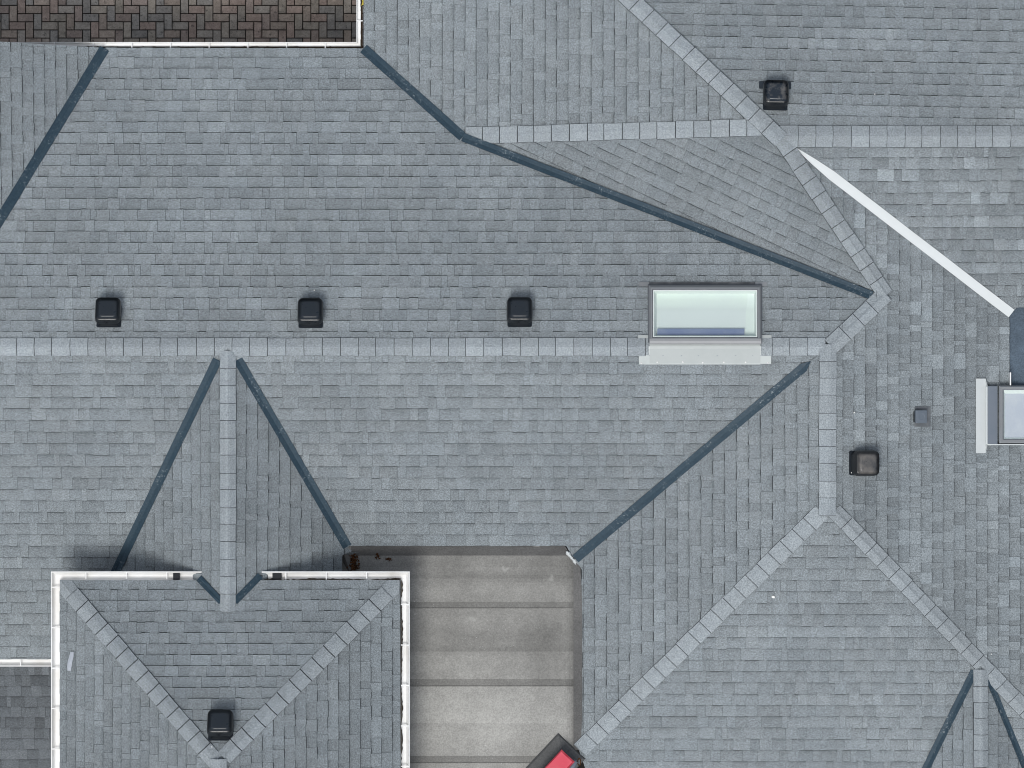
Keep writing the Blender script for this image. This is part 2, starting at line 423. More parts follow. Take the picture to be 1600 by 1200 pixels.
# ------------------------------------------------------------------ gutters
PROF = [(0.004, .0), (0.004, -.062), (.02, -.07), (.062, -.07), (.082, -.045), (.088, -.012), (.092, .0), (.096, .004), (.104, .004), (.107, -.002), (.103, -.01), (.098, -.05), (.08, -.078)]
def gutter(name, path, parent, every=.46, debris=False, scale=1.0, label=None, start=.2, back_gap=0.0):
    """path: roof edge points; the trough lies to the left of travel"""
    pts = [Vector(p) for p in path]; segs = [(pts[i + 1] - pts[i]).normalized() for i in range(len(pts) - 1)]
    outs = [Vector((-s.y, s.x, 0)).normalized() for s in segs]
    def off(i):
        if i == 0: return outs[0]
        if i == len(pts) - 1: return outs[-1]
        m = (outs[i - 1] + outs[i]).normalized(); return m / m.dot(outs[i])
    mb = MB()
    rings = [[pts[i] + off(i) * (o * scale + back_gap) + Vector((0, 0, z * scale)) for o, z in PROF] for i in range(len(pts))]
    for r0, r1 in zip(rings, rings[1:]):
        for j in range(len(PROF) - 1): mb.face([r0[j], r1[j], r1[j + 1], r0[j + 1]])
    for r in (rings[0], rings[-1]): mb.face(r[:8])
    g = mb.build(name, WHITE, parent)
    if label: g['label'] = label
    base = None
    for i, s in enumerate(segs):
        L = (pts[i + 1] - pts[i]).length; t = start
        while t < L - .06:
            c = pts[i] + s * t + outs[i] * ((.052) * scale + back_gap * .5) + Vector((0, 0, .0015))
            b = MB(); b.box(c, s, outs[i], (0, 0, 1), .007, .050 * scale + back_gap * .5, .003, bev=.0015)
            b.build('gutter_bracket', WHITE, g); t += every
    if debris:
        rnd = random.Random(len(path) + int(abs(pts[0].x) * 10)); b = MB()
        for i, s in enumerate(segs):
            L = (pts[i + 1] - pts[i]).length; n = int(L / .03); up = Vector((0, 0, 1)); prev = None
            for k in range(n + 1):
                w = ((.016 if scale < .9 else .010) + .007 * math.sin(k * .31 + 2 * math.sin(k * .11)) + rnd.uniform(-.006, .006)) * scale + back_gap * 1.1
                p = pts[i] + s * (L * k / n)
                r = [p + outs[i] * .006 - up * .03, p + outs[i] * (w * .5 + .006) - up * (.022 + rnd.uniform(0, .012)), p + outs[i] * (w + .006) - up * .05]
                if prev: b.loft([prev, r], closed=False, cap=False)
                prev = r
        b.build('gutter_debris', DIRT, g)['label'] = 'dark leaf mould lying along the gutter'
    return g

# ================================================================== MAIN HOUSE
house = empty('house', at(700, 542, GROUND), 'large house under grey shingled slopes with a long straight main ridge, valleys and white gutters', 'house')
house_inv = house.matrix_world.inverted()
def adopt(o, root):
    o.parent = root; o.matrix_parent_inverse = Matrix.Identity(4)
    o.matrix_parent_inverse = root.matrix_world.inverted(); return o
class P_:                     # parent that keeps world coordinates
    pass
_build = MB.build
def build_world(s, name, mat, parent=None, inv=None):
    o = _build(s, name, mat, None, inv)
    if parent is not None:
        root = parent
        while root.parent: root = root.parent
        o.parent = parent
        if parent is root: o.matrix_parent_inverse = root.matrix_world.inverted()
    return o
MB.build = build_world
bpy.context.view_layer.update()

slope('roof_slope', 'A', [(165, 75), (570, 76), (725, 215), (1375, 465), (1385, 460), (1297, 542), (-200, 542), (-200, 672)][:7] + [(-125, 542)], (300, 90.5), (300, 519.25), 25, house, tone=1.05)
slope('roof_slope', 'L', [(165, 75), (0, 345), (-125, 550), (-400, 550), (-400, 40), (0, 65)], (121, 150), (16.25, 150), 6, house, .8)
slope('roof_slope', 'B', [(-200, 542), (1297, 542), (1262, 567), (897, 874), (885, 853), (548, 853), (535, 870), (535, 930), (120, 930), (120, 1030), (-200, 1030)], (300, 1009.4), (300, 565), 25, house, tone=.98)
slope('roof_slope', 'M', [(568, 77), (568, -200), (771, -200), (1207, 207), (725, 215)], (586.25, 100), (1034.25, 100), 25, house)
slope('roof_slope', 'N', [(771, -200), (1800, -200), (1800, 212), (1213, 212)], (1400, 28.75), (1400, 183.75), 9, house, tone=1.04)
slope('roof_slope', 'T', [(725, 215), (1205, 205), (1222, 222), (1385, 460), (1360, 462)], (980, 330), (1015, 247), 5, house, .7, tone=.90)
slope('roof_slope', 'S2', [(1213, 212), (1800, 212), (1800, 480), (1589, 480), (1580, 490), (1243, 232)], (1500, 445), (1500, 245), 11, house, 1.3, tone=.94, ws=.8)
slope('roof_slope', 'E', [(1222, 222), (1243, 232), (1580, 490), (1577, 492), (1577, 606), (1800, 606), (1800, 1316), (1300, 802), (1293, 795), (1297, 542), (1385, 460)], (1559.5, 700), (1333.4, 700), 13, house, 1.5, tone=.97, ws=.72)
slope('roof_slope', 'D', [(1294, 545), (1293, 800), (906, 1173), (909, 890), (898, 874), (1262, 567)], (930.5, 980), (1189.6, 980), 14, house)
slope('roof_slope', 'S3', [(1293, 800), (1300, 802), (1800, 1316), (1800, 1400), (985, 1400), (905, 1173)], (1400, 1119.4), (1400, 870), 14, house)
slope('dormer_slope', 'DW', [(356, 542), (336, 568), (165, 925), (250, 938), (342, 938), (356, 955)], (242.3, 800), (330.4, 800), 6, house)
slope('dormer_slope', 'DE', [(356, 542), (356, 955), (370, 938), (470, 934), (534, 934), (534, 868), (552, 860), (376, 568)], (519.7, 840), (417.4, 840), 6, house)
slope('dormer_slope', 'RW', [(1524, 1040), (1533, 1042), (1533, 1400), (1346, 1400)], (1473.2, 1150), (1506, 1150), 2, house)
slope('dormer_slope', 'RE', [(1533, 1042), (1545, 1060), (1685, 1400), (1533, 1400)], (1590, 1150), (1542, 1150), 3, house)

# valleys (drawn from the low or the high end)
valley('valley_flashing', 'A', 'L', (164, 76), (-60, 442), 16, house)
valley('valley_flashing', 'A', 'M', (568, 76), (723, 214), 16, house)
valley('valley_flashing', 'A', 'T', (723, 214.5), (1362, 462), 14, house, h=.034)
valley('valley_flashing', 'B', 'D', (899, 873), (1266, 565), 15, house, point=True)
valley('valley_flashing', 'B', 'DW', (340, 562), (172, 912), 15, house)
valley('valley_flashing', 'B', 'DE', (372, 562), (543, 854), 15, house)
valley('valley_flashing', 'S3', 'RW', (1522, 1048), (1372, 1350), 12, house)
valley('valley_flashing', 'S3', 'RE', (1545, 1062), (1663, 1350), 10, house)
valley('valley_flashing', 'S2', 'E', (1243, 231), (1580, 490), 15, house, PALEV, w0=.1, fold=-.004)['label'] = 'pale unpainted metal valley strip tapering to a point'

# ridge and hip caps
caps('ridge_cap', 'A', 'B', (1290, 542), (-200, 542), 28, house, seed=2, tones=lambda k, n: 1.04 if k > n - 13 else (1.05 if k < 20 else .93))
caps('ridge_cap', 'N', 'S2', (1800, 213), (1219, 213), 33, house, seed=3, tones=lambda k, n: .96)
caps('hip_cap', 'M', 'N', (771, -200), (1221, 219), 27, house, seed=4, lift0=.034)
caps('hip_cap', 'M', 'T', (727, 212), (1196, 199), 26, house, seed=5)
caps('hip_cap', 'T', 'E', (1384, 461), (1219, 214), 25, house, seed=6, lift0=.03, tones=lambda k, n: .92)
caps('hip_cap', 'A', 'E', (1383, 460), (1298, 541), 27, house, seed=7, lift0=.036)
caps('ridge_cap', 'D', 'E', (1293, 804), (1294, 538), 27, house, seed=8, lift0=.032, pitch=27)
caps('hip_cap', 'D', 'S3', (907, 1172), (1284, 800), 27, house, seed=9, pitch=25)
caps('hip_cap', 'E', 'S3', (1800, 1316), (1304, 798), 25, house, seed=10, tones=lambda k, n: .95)
caps('ridge_cap', 'DW', 'DE', (356, 955), (356, 548), 25, house, seed=12, lift0=.028)
caps('ridge_cap', 'RW', 'RE', (1533, 1400), (1533, 1046), 23, house, seed=13, lift0=.028, pitch=25)

# eaves gutters of the house
zA = .5 * (hit('A', 300, 75).z + hit('M', 568, 40).z) - .03
zc = hit('A', 565, 76).z - .025
gp = [at(567, -200, zc), at(567, 75.8, zc), at(-200, 75.8, zc)]
gutter('gutter', [gp[2], gp[1], gp[0]], house, debris=True, back_gap=.024, start=.33, scale=.50)
zB = hit('B', 0, 1030).z - .02
gutter('gutter', [at(100, 1027, zB), at(-200, 1027, zB)][::-1], house, back_gap=0) if False else None
g = [at(130, 1027.5, zB), at(-200, 1027.5, zB)]
gutter('gutter', [g[0] + Vector((0, 0, 0)), g[1]][::-1] if False else [Vector(g[1]), Vector(g[0])][::-1], house, start=.75)
# house walls below the eaves
def wall(root, p, q, z0, z1):
    b = MB(); P, Q = Vector((p[0], p[1], 0)), Vector((q[0], q[1], 0)); d = (Q - P); L = d.length; d.normalize(); n = Vector((-d.y, d.x, 0))
    b.box((P + Q) / 2 + Vector((0, 0, (z0 + z1) / 2)), d, n, (0, 0, 1), L / 2, .05, (z1 - z0) / 2); return b.build('wall', WALL, root)
i_ = .17
e1 = at(-200, 77, zc); e2 = at(568, 77, zc); e3 = at(568, -300, zc)
wall(house, (e1.x - 3, e1.y - i_), (e2.x + i_ + .05, e2.y - i_), GROUND, zc - .05); wall(house, (e2.x + i_, e2.y - i_ + .05), (e3.x + i_, e3.y), GROUND, zc - .05)
e4 = at(-200, 1027, zB); e5 = at(130, 1027, zB)
wall(house, (e4.x, e4.y + .15), (e5.x, e5.y + .15), GROUND, zB - .05)
# mortar blob and tray
mb = MB(); fr = FR['B']
zf = hit('D', 903, 900).z - .03
rnd = random.Random(3)
for k in range(9):
    t = k / 8; p = at(886 + 15 * t, 863 + 18 * t, zf + .10 - .01 * k); r = rnd.uniform(.012, .024)
    rings = []
    for z, s_ in ((-.03, 1.1), (0, 1), (.012, .6)):
        rings.append([p + Vector((math.cos(a) * r * s_ * rnd.uniform(.8, 1.3), math.sin(a) * r * s_ * rnd.uniform(.8, 1.3), z)) for a in [i * math.pi / 4 for i in range(8)]])
    mb.loft(rings)
mb.build('mortar', PALE, house)['label'] = 'lumpy pale mortar at the foot of the valley strip'
zt = hit('E', 1580, 490).z - .035
mb = MB(); T_ = [at(*p, zt) for p in ((1577, 603), (1577, 492), (1589, 480), (1800, 480), (1800, 603))]
mb.face(T_[::-1]); 
mb.build('valley_tray', TRAY, house)['label'] = 'flat blue grey felt tray at the foot of the pale valley strip'
mb = MB(); c = at(1577.5, 592, zt + .1); mb.box(c, (1, 0, 0), (0, 1, 0), (0, 0, 1), .006, .075, .1); mb.build('tray_upstand', WHITE, house)

# ================================================================== HIPPED WING
wing = empty('hip_roof_wing', at(356, 1200, GROUND), 'taller hipped roof wing with white gutters around its grey slopes, beside the flat roof', 'building')
bpy.context.view_layer.update()
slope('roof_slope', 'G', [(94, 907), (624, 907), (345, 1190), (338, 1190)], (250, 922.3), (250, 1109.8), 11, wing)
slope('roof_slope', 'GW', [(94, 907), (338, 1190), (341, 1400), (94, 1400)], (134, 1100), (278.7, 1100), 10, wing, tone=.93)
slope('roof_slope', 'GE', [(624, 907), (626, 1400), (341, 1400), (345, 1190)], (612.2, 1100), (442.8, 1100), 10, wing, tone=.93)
caps('hip_cap', 'G', 'GW', (112.5, 929), (336, 1190), 26, wing, seed=14, pitch=25, tones=lambda k, n: .88 if k < 1 else .93)
caps('hip_cap', 'G', 'GE', (604, 927.4), (350, 1184), 26, wing, seed=15, pitch=25, tones=lambda k, n: .9 if k < 1 else .96)
for polys in ((('GW', [(94, 906.5), (94, 926), (103.2, 938.5), (113.8, 930.4)]), ('G', [(94, 906.5), (113.8, 930.4), (123.6, 921.5), (112, 906.5)])),
              (('GE', [(624, 906.5), (602.6, 928.6), (612.3, 937.8), (624, 926)]), ('G', [(624, 906.5), (606, 906.5), (593.4, 919.0), (602.6, 928.6)]))):
    b = MB()
    for pl, pts in polys:
        P_s = [hit(pl, x, y, .020) for x, y in pts]
        if (P_s[1] - P_s[0]).cross(P_s[2] - P_s[0]).z < 0: P_s = P_s[::-1]
        b.face(P_s, (.92, .92, .92))
        for k in range(4): b.face([P_s[k] - Vector((0, 0, .025)), P_s[(k + 1) % 4] - Vector((0, 0, .025)), P_s[(k + 1) % 4], P_s[k]], (.25, .25, .25))
    b.build('corner_cap', CAP, wing)
caps('ridge_cap', 'GW', 'GE', (341, 1400), (341, 1186), 25, wing, seed=16, lift0=.036)
valley('valley_flashing', 'G', 'DW', (311, 903), (346, 940), 11, wing, h=.02)
valley('valley_flashing', 'G', 'DE', (407, 899), (367, 940), 11, wing, h=.02)
zg = hit('G', 250, 907).z - .025
zw = hit('GW', 95, 1100).z - .02; ze = hit('GE', 624, 1100).z - .02
gl = [at(316, 907, zg), at(94, 907, zg), at(94, 1400, zg)]
gr = [at(626, 1400, zg), at(626, 907, zg), at(409, 907, zg)]
gutter('gutter', gl[::1][::-1][::-1] if False else gl[::-1][::-1], wing, every=.5, start=.03) if False else None
# the trough lies left of travel: north eave runs east to west, west eave runs north to south
G1 = gutter('gutter', [gl[0], gl[1], gl[2]][::-1] if False else [gl[2], gl[1], gl[0]], wing, every=.47, start=.3)
for x0, x1 in ((271, 281), (426, 440)):
    b = MB(); q = [at(x, y, zg - .058) for x, y in ((x0, 905.5), (x1, 905.5), (x1, 895.5), (x0, 895.5))]
    b.loft([q, [p_ + Vector((0, 0, .045)) for p_ in q]], cap=True); b.build('gutter_dark_end', BACKDK, G1)  # solid dark box, its colour standing in for the unlit gutter end
G2 = gutter('gutter', [gr[2], gr[1], gr[0]], wing, every=.47, start=.28, debris=True)
ins = .19
a0 = at(94, 907, zg); b0 = at(626, 907, zg); cy = at(0, 1400, zg).y
wall(wing, (a0.x + ins, cy), (a0.x + ins, a0.y - ins + .05), GROUND, zg - .03); wall(wing, (a0.x + ins + .05, a0.y - ins), (b0.x - ins - .05, a0.y - ins), GROUND, zg - .03); wall(wing, (b0.x - ins, a0.y - ins + .05), (b0.x - ins, cy), GROUND, zg - .03)

# ================================================================== LOWER SIDE ROOF
low = empty('lower_roof', at(0, 1200, GROUND), 'low dark shaded shingle roof at the bottom left, below the house gutter', 'roof')
bpy.context.view_layer.update()
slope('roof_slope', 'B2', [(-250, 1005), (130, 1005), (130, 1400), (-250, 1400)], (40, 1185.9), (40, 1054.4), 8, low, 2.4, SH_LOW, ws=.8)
q = at(-250, 1390, -4); r = at(130, 1390, -4); wall(low, (q.x, q.y), (r.x, r.y), GROUND, hit('B2', 40, 1400).z - .12)

# ================================================================== FLAT ROOF
flat = empty('flat_roof', at(770, 1030, zf), 'flat grey mineral felt roof with dark lap joints beside the white gutter', 'flat roof')
bpy.context.view_layer.update()
mb = MB()
xs0, xs1 = 500, 896.5
rows_ = [(1400, 1320, 1.1, 0), (1320, 1310, .7, 0), (1310, 1191.5, 1.12, .004), (1191.5, 1181, .74, .004), (1181, 1130, 1.16, .008), (1130, 1071.5, 1.24, .008), (1071.5, 1061, .78, .008), (1061, 1018, 1.1, .012), (1018, 949.5, .92, .012), (949.5, 940.5, .70, .012), (940.5, 904, .95, .016), (904, 886, .80, .016), (886, 868, .72, .016)]
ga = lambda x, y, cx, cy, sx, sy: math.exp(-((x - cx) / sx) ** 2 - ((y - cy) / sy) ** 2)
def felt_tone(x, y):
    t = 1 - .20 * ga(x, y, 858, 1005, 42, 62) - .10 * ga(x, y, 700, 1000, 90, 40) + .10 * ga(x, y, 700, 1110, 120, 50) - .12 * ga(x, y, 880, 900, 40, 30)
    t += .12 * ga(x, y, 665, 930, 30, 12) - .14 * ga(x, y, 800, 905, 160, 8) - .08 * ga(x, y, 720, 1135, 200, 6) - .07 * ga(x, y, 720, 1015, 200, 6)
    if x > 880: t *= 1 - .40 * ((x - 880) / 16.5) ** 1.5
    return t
for (ya, yb, t, h) in rows_:
    n = 110; m_ = max(1, int(abs(ya - yb) / 6))
    for k in range(n):
        for q_ in range(m_):
            xa, xb = xs0 + (xs1 - xs0) * k / n, xs0 + (xs1 - xs0) * (k + 1) / n
            y1_, y2_ = ya + (yb - ya) * q_ / m_, ya + (yb - ya) * (q_ + 1) / m_
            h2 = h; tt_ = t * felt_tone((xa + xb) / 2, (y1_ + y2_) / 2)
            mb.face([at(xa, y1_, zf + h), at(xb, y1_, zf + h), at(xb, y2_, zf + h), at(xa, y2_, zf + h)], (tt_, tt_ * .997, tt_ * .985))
for y, h in ((1310, .004), (1181, .008), (1061, .012), (940.5, .016)): pass
for y, h in ((1191.5, .004), (1071.5, .008), (949.5, .012), (1320, 0)):
    mb.face([at(xs0, y + 1.0, zf + h + .005), at(907, y + 1.0, zf + h + .005), at(907, y, zf + h + .006), at(xs0, y, zf + h + .006)], (.55, .55, .55))
mb.build('membrane', FELT, flat)
mb = MB()
B_ = lambda x, y, h=.012: hit('B', x, y, h); D_ = lambda x, y, h=.012: hit('D', x, y, h)
zz = zf + .02
def strip(P, Q, t, n=1):
    for i in range(len(P) - 1): mb.face([P[i], P[i + 1], Q[i + 1], Q[i]], (t, t, t * 1.03))
tops = [B_(x, 853 + (.6 if i % 2 else 0)) for i, x in enumerate((548, 575, 640, 700, 760, 820, 882))]; bots = [at(x, 868, zz) for x in (548, 575, 640, 700, 760, 820, 888)]
strip(bots, tops, .34)
strip([at(888, 868, zz), at(896, 882, zz)], [B_(882, 853), B_(897, 873)], .58)
ys = (882, 886, 940, 949, 1000, 1061, 1071, 1120, 1172); off = (897, 907, 909.5, 909.5, 909.5, 909.5, 909.5, 909.5, 907)
strip([at(896, y, zz) for y in ys], [D_(o, y if i else 876) for i, (y, o) in enumerate(zip(ys, off))], .46)
strip([B_(536, 862), B_(536, 900), ], [at(549, 868, zz), at(549, 900, zz)], .45)
mb.face([B_(536, 862), at(549, 868, zz), B_(548, 853)], (.55, .55, .56))
mb.build('upstand', FELT, flat)

# ================================================================== VENTS
def rrect(hx, hy, r, z, yo=0, n=5):
    out = []
    for cx, cy, a0 in ((hx - r, hy - r, 0), (-hx + r, hy - r, 90), (-hx + r, -hy + r, 180), (hx - r, -hy + r, 270)):
        for k in range(n + 1):
            a = math.radians(a0 + 90 * k / n); out.append(Vector((cx + r * math.cos(a), cy + r * math.sin(a) + yo, z)))
    return out
def make_vent(label, hoodmat):
    root = empty('roof_vent', Matrix.Identity(4), label, 'roof vent', 'black box vents on the roof')
    bpy.context.view_layer.update()
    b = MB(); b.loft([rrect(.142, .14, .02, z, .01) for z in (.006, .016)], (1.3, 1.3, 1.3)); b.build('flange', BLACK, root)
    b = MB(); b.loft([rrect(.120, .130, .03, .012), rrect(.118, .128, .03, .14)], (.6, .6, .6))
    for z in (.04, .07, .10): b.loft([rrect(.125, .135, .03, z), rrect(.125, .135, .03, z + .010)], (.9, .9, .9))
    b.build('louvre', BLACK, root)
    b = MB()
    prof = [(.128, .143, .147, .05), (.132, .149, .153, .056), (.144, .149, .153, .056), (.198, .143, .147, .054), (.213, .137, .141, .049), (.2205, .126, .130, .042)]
    b.loft([rrect(hx, hy, r, z) for z, hx, hy, r in prof], (.45, .45, .45), cap=False)  # rings darker and dome lighter: their sky reflection painted into the tint
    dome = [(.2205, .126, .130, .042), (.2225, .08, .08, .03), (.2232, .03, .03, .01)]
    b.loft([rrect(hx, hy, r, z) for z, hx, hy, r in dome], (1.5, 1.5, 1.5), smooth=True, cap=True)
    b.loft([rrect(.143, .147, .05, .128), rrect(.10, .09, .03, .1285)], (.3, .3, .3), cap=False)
    b.build('hood', hoodmat, root)
    return root
def place(o, pl, px, py, h=.22):
    o.matrix_world = FR[pl].mat(hit(pl, px, py, h) - FR[pl].n * h)
vent = make_vent('black box roof vent nearest the left edge, first of three along the main ridge', BLACK)
vdust = make_vent('dusty black box vent on the top right slope close to the hip corner', DUSTY)
for i, (pl, px, py, lab) in enumerate([('A', 168, 482, None), ('A', 484.5, 483, 'black box roof vent above the dormer ridge, middle of three along the main ridge'),
        ('A', 812, 481.5, 'black box roof vent nearest the skylight, last of three along the main ridge'),
        ('G', 343.5, 1126, 'black box roof vent between two hips at the top of the hipped wing')]):
    o = vent if i == 0 else copy_tree(vent); place(o, pl, px, py)
    if lab: o['label'] = lab
for i, (pl, px, py, lab) in reversed(list(enumerate([('N', 1213, 142, None), ('E', 1357, 724, 'dusty black box vent beside the vertical ridge on the right slope')]))):
    o = vdust if i == 0 else copy_tree(vdust); place(o, pl, px, py)
    if i == 0:
        hd = [c for c in o.children if c.name.startswith('hood')][0]; hd.data = hd.data.copy(); hd.data.materials[0] = DUSTY2
        b = MB(); b.loft([rrect(.185, .045, .01, z, -.165) for z in (.012, .0185)], (2.2, 2.2, 2.2)); b.build('lower_flange', BLACK, o).matrix_parent_inverse = Matrix.Identity(4)
    if lab: o['label'] = lab
pv = empty('pipe_vent', Matrix.Identity(4), 'small square blue grey pipe vent cover between the box vent and the right skylight', 'pipe vent')
bpy.context.view_layer.update()
b = MB(); b.loft([rrect(.118, .10, .006, z, -.055) for z in (.008, .0185)], (.62, .64, .66)); b.build('flange', BLUEG, pv).data.materials[0] = GREYF
b = MB(); b.loft([rrect(.066, .062, .008, z) for z in (.01, .07)], (.1, .1, .12), True); b.build('collar', BLACK, pv)
b = MB(); b.loft([rrect(.076, .072, .008, .066), rrect(.076, .072, .008, .098), rrect(.071, .067, .008, .103), rrect(.04, .04, .03, .106), rrect(.03, .03, .028, .104)], (.8, .82, .82), True)
b.build('cover', BLUEG, pv); place(pv, 'E', 1437, 651, .05)

# ================================================================== SKYLIGHTS
def px_rect(fr, x0, y0, x1, y1, h):
    return [fr.w(*fr.px(x, y, h), h) for x, y in ((x0, y1), (x1, y1), (x1, y0), (x0, y0))]   # bottom-left, bottom-right, top-right, top-left of the photo
def ring(mb, fr, o, i, ho, hi, tint=(1, 1, 1)):
    O = px_rect(fr, *o, ho); I = px_rect(fr, *i, hi)
    for k in range(4): mb.face([O[k], O[(k + 1) % 4], I[(k + 1) % 4], I[k]], tint)
fa = FR['A']
sk = empty('skylight', FR['A'].mat(hit('A', 1102, 490)), 'wide skylight with bright pale pane astride the main ridge, grey frame and light apron', 'skylight')
bpy.context.view_layer.update()
def build_l(mb, name, mat, root):
    o = mb.build(name, mat, root); return o
b = MB()
ring(b, fa, (1012, 444, 1191, 536), (1014, 446, 1189.5, 534), .0, .10, (.8, .8, .85)); ring(b, fa, (1014, 446, 1189.5, 534), (1017, 449, 1187, 532), .10, .125)
ring(b, fa, (1017, 449, 1187, 532), (1019, 452, 1184.5, 528), .125, .128, (1.15, 1.15, 1.15)); ring(b, fa, (1019, 452, 1184.5, 528), (1020.5, 453.5, 1183, 526.5), .128, .112, (.6, .6, .65))
build_l(b, 'frame', GREYF, sk)
b = MB(); ring(b, fa, (1020.4, 453.4, 1183.1, 526.6), (1022, 455, 1181.5, 525), .113, .110); ring(b, fa, (1022, 455, 1181.5, 525), (1026, 459, 1178.5, 523.5), .109, .02, (.97, .97, .97)); build_l(b, 'reveal', INNER, sk)
b = MB()
for k in range(34):  # strip tints paint the soft shading seen through the pane
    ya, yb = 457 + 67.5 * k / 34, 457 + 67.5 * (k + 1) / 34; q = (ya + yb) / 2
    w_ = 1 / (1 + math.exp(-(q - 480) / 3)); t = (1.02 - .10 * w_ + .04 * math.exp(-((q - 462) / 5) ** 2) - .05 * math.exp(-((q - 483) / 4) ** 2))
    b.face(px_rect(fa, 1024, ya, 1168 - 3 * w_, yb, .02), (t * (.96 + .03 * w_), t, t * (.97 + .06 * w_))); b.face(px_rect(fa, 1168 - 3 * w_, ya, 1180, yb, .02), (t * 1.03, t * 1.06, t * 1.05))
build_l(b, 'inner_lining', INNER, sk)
b = MB(); b.face(px_rect(fa, 1027, 513.5, 1163, 523.3, .05)); build_l(b, 'inner_panel', BLUEP, sk)  # flat blue strip just under the glass
b = MB(); b.face(px_rect(fa, 1021, 454, 1182.5, 526, .1115)); build_l(b, 'glass_pane', GLASS, sk)
b = MB()   # bottom sill bar, rounded, on the ridge side
secs = []
for yy, hh in ((528.5, .127), (530, .134), (533, .136), (536, .128), (537.5, .108), (538, .05)): secs.append([fa.w(*fa.px(x, yy, hh), hh) for x in (1015, 1189.5)])
for r0, r1 in zip(secs, secs[1:]): b.face([r0[0], r1[0], r1[1], r0[1]], smooth=True)
build_l(b, 'sill', LIGHTG, sk).data.materials[0] = metal('grey_sill', (.36, .365, .37), .4, (.3, .3, .31), .5, 5, .4)
b = MB()   # top flashing
for xa, xb, t in ((998, 1014, 1.0), (1014, 1180, .45), (1180, 1198, 1.3)): b.face([fa.w(*fa.px(x, y, .02), .02) for x, y in ((xa, 447), (xb, 447), (xb, 440.5), (xa, 440.5))], (t, t, t))
build_l(b, 'head_flashing', GREYF, sk)
b = MB()   # apron over the ridge
def apron(x0, x1, pts, t):
    rr = [[hit(pl, x, y, h) for x in (x0, x1)] for pl, y, h in pts]
    for r0, r1 in zip(rr, rr[1:]): b.face([r0[0], r1[0], r1[1], r0[1]], (t, t, t))
apron(1015, 1188, (('A', 534, .045), ('A', 541, .036), ('B', 545, .036), ('B', 568, .020)), .92)
apron(998.5, 1015, (('B', 555, .024), ('B', 569.5, .018)), 1.05); apron(1188, 1205, (('B', 555, .024), ('B', 568.5, .018)), 1.05)
apron(1015, 1188, (('B', 568, .020), ('B', 569.5, .019)), 1.1); apron(1013.6, 1015, (('A', 541, .037), ('B', 545, .037), ('B', 555, .03)), 1.1); apron(1188, 1189.2, (('A', 541, .037), ('B', 545, .037), ('B', 555, .03)), 1.1)
apron(997, 1014, (('A', 523.5, .026), ('A', 528.5, .026)), .95); apron(1190, 1205.5, (('A', 523.5, .026), ('A', 528.5, .026)), .95)
build_l(b, 'apron', LIGHTG, sk)
for x, y in ((1027, 566), (1067, 565.5), (1098, 566.5), (1131, 566), (1165, 566), (1002, 567), (1200, 567)):
    b = MB(); p = hit('B', x, y, .021); n_ = FR['B'].n; u_, v_ = FR['B'].u, FR['B'].v
    b.loft([[p + (u_ * math.cos(a) + v_ * math.sin(a)) * r + n_ * h for a in [k * math.pi / 5 for k in range(10)]] for r, h in ((.011, 0), (.010, .004), (.005, .007))]); b.build('screw', SCREW, sk)

fe = FR['E']
s2 = empty('skylight', FR['E'].mat(hit('E', 1600, 648)), 'skylight cut off by the right edge with white side flashing and lavender pane', 'skylight')
bpy.context.view_layer.update()
b = MB()
for xa, xb, ha, hb, y0, y1, t in ((1525, 1540, .03, .035, 591.5, 708, 1.0), (1540, 1543, .035, .07, 591.5, 708, .8)):
    q = [fe.w(*fe.px(x, y, h), h) for x, y, h in ((xa, y1, ha), (xb, y1 - (0 if xb < 1541 else 13), hb), (xb, y0 + (0 if xb < 1541 else 11), hb), (xa, y0, ha))]; b.face(q, (t, t, t))
b.face([fe.w(*fe.px(x, y, h), h) for x, y, h in ((1543, 695.5, .07), (1543, 694, .075), (1800, 694, .075), (1800, 695.5, .07))][::-1], (1.1, 1.1, 1.1))
b.face([fe.w(*fe.px(x, y, h), h) for x, y, h in ((1541, 604, .078), (1543, 604, .08), (1543, 694, .08), (1541, 694, .078))][::-1], (1.1, 1.1, 1.1))
b.build('side_flashing', PALE, s2)
b = MB(); b.face([fe.w(*fe.px(x, y, h), h) for x, y, h in ((1543, 693.5, .085), (1558.5, 693.5, .10), (1558.5, 603.5, .10), (1543, 603.5, .085))], (1, 1, 1))
b.face([fe.w(*fe.px(x, y, h), h) for x, y, h in ((1543, 693.5, .085), (1800, 693.5, .10), (1800, 694.5, .0), (1543, 694.5, .0))][::-1], (.8, .8, .8))
b.face([fe.w(*fe.px(x, y, h), h) for x, y, h in ((1543, 603.5, .085), (1558.5, 603.5, .10), (1558.5, 602.5, .0), (1543, 602.5, .0))][::-1], (.5, .5, .5)); b.build('cover_strip', BLUEG, s2)
b = MB()
R_ = lambda x0, y0, y1: (x0, y0, 1800, y1)
ring(b, fe, R_(1560.5, 602, 693), R_(1561, 602.5, 692.5), .0, .12, (.15, .15, .17)); ring(b, fe, R_(1561, 602.5, 692.5), R_(1563, 604.5, 690.5), .12, .15, (1.7, 1.7, 1.7)); ring(b, fe, R_(1563, 604.5, 690.5), R_(1566.5, 607.5, 687.5), .15, .148, (1.25, 1.25, 1.25)); ring(b, fe, R_(1566.5, 607.5, 687.5), R_(1568.5, 609.5, 686), .148, .135, (1.0, 1.0, 1.05))
b.build('frame', GREYF, s2)
b = MB(); ring(b, fe, R_(1568.4, 609.4, 686.1), R_(1570, 615, 683.5), .134, .10, (1.05, 1.05, 1.05)); b.build('reveal', INNER, s2)
b = MB(); b.face(px_rect(fe, 1569.5, 613, 1790, 685, .10)); b.build('inner_panel', LAV, s2)
b = MB(); b.face(px_rect(fe, 1567.5, 608.5, 1795, 687, .139)); b.build('glass_pane', GLASS, s2)

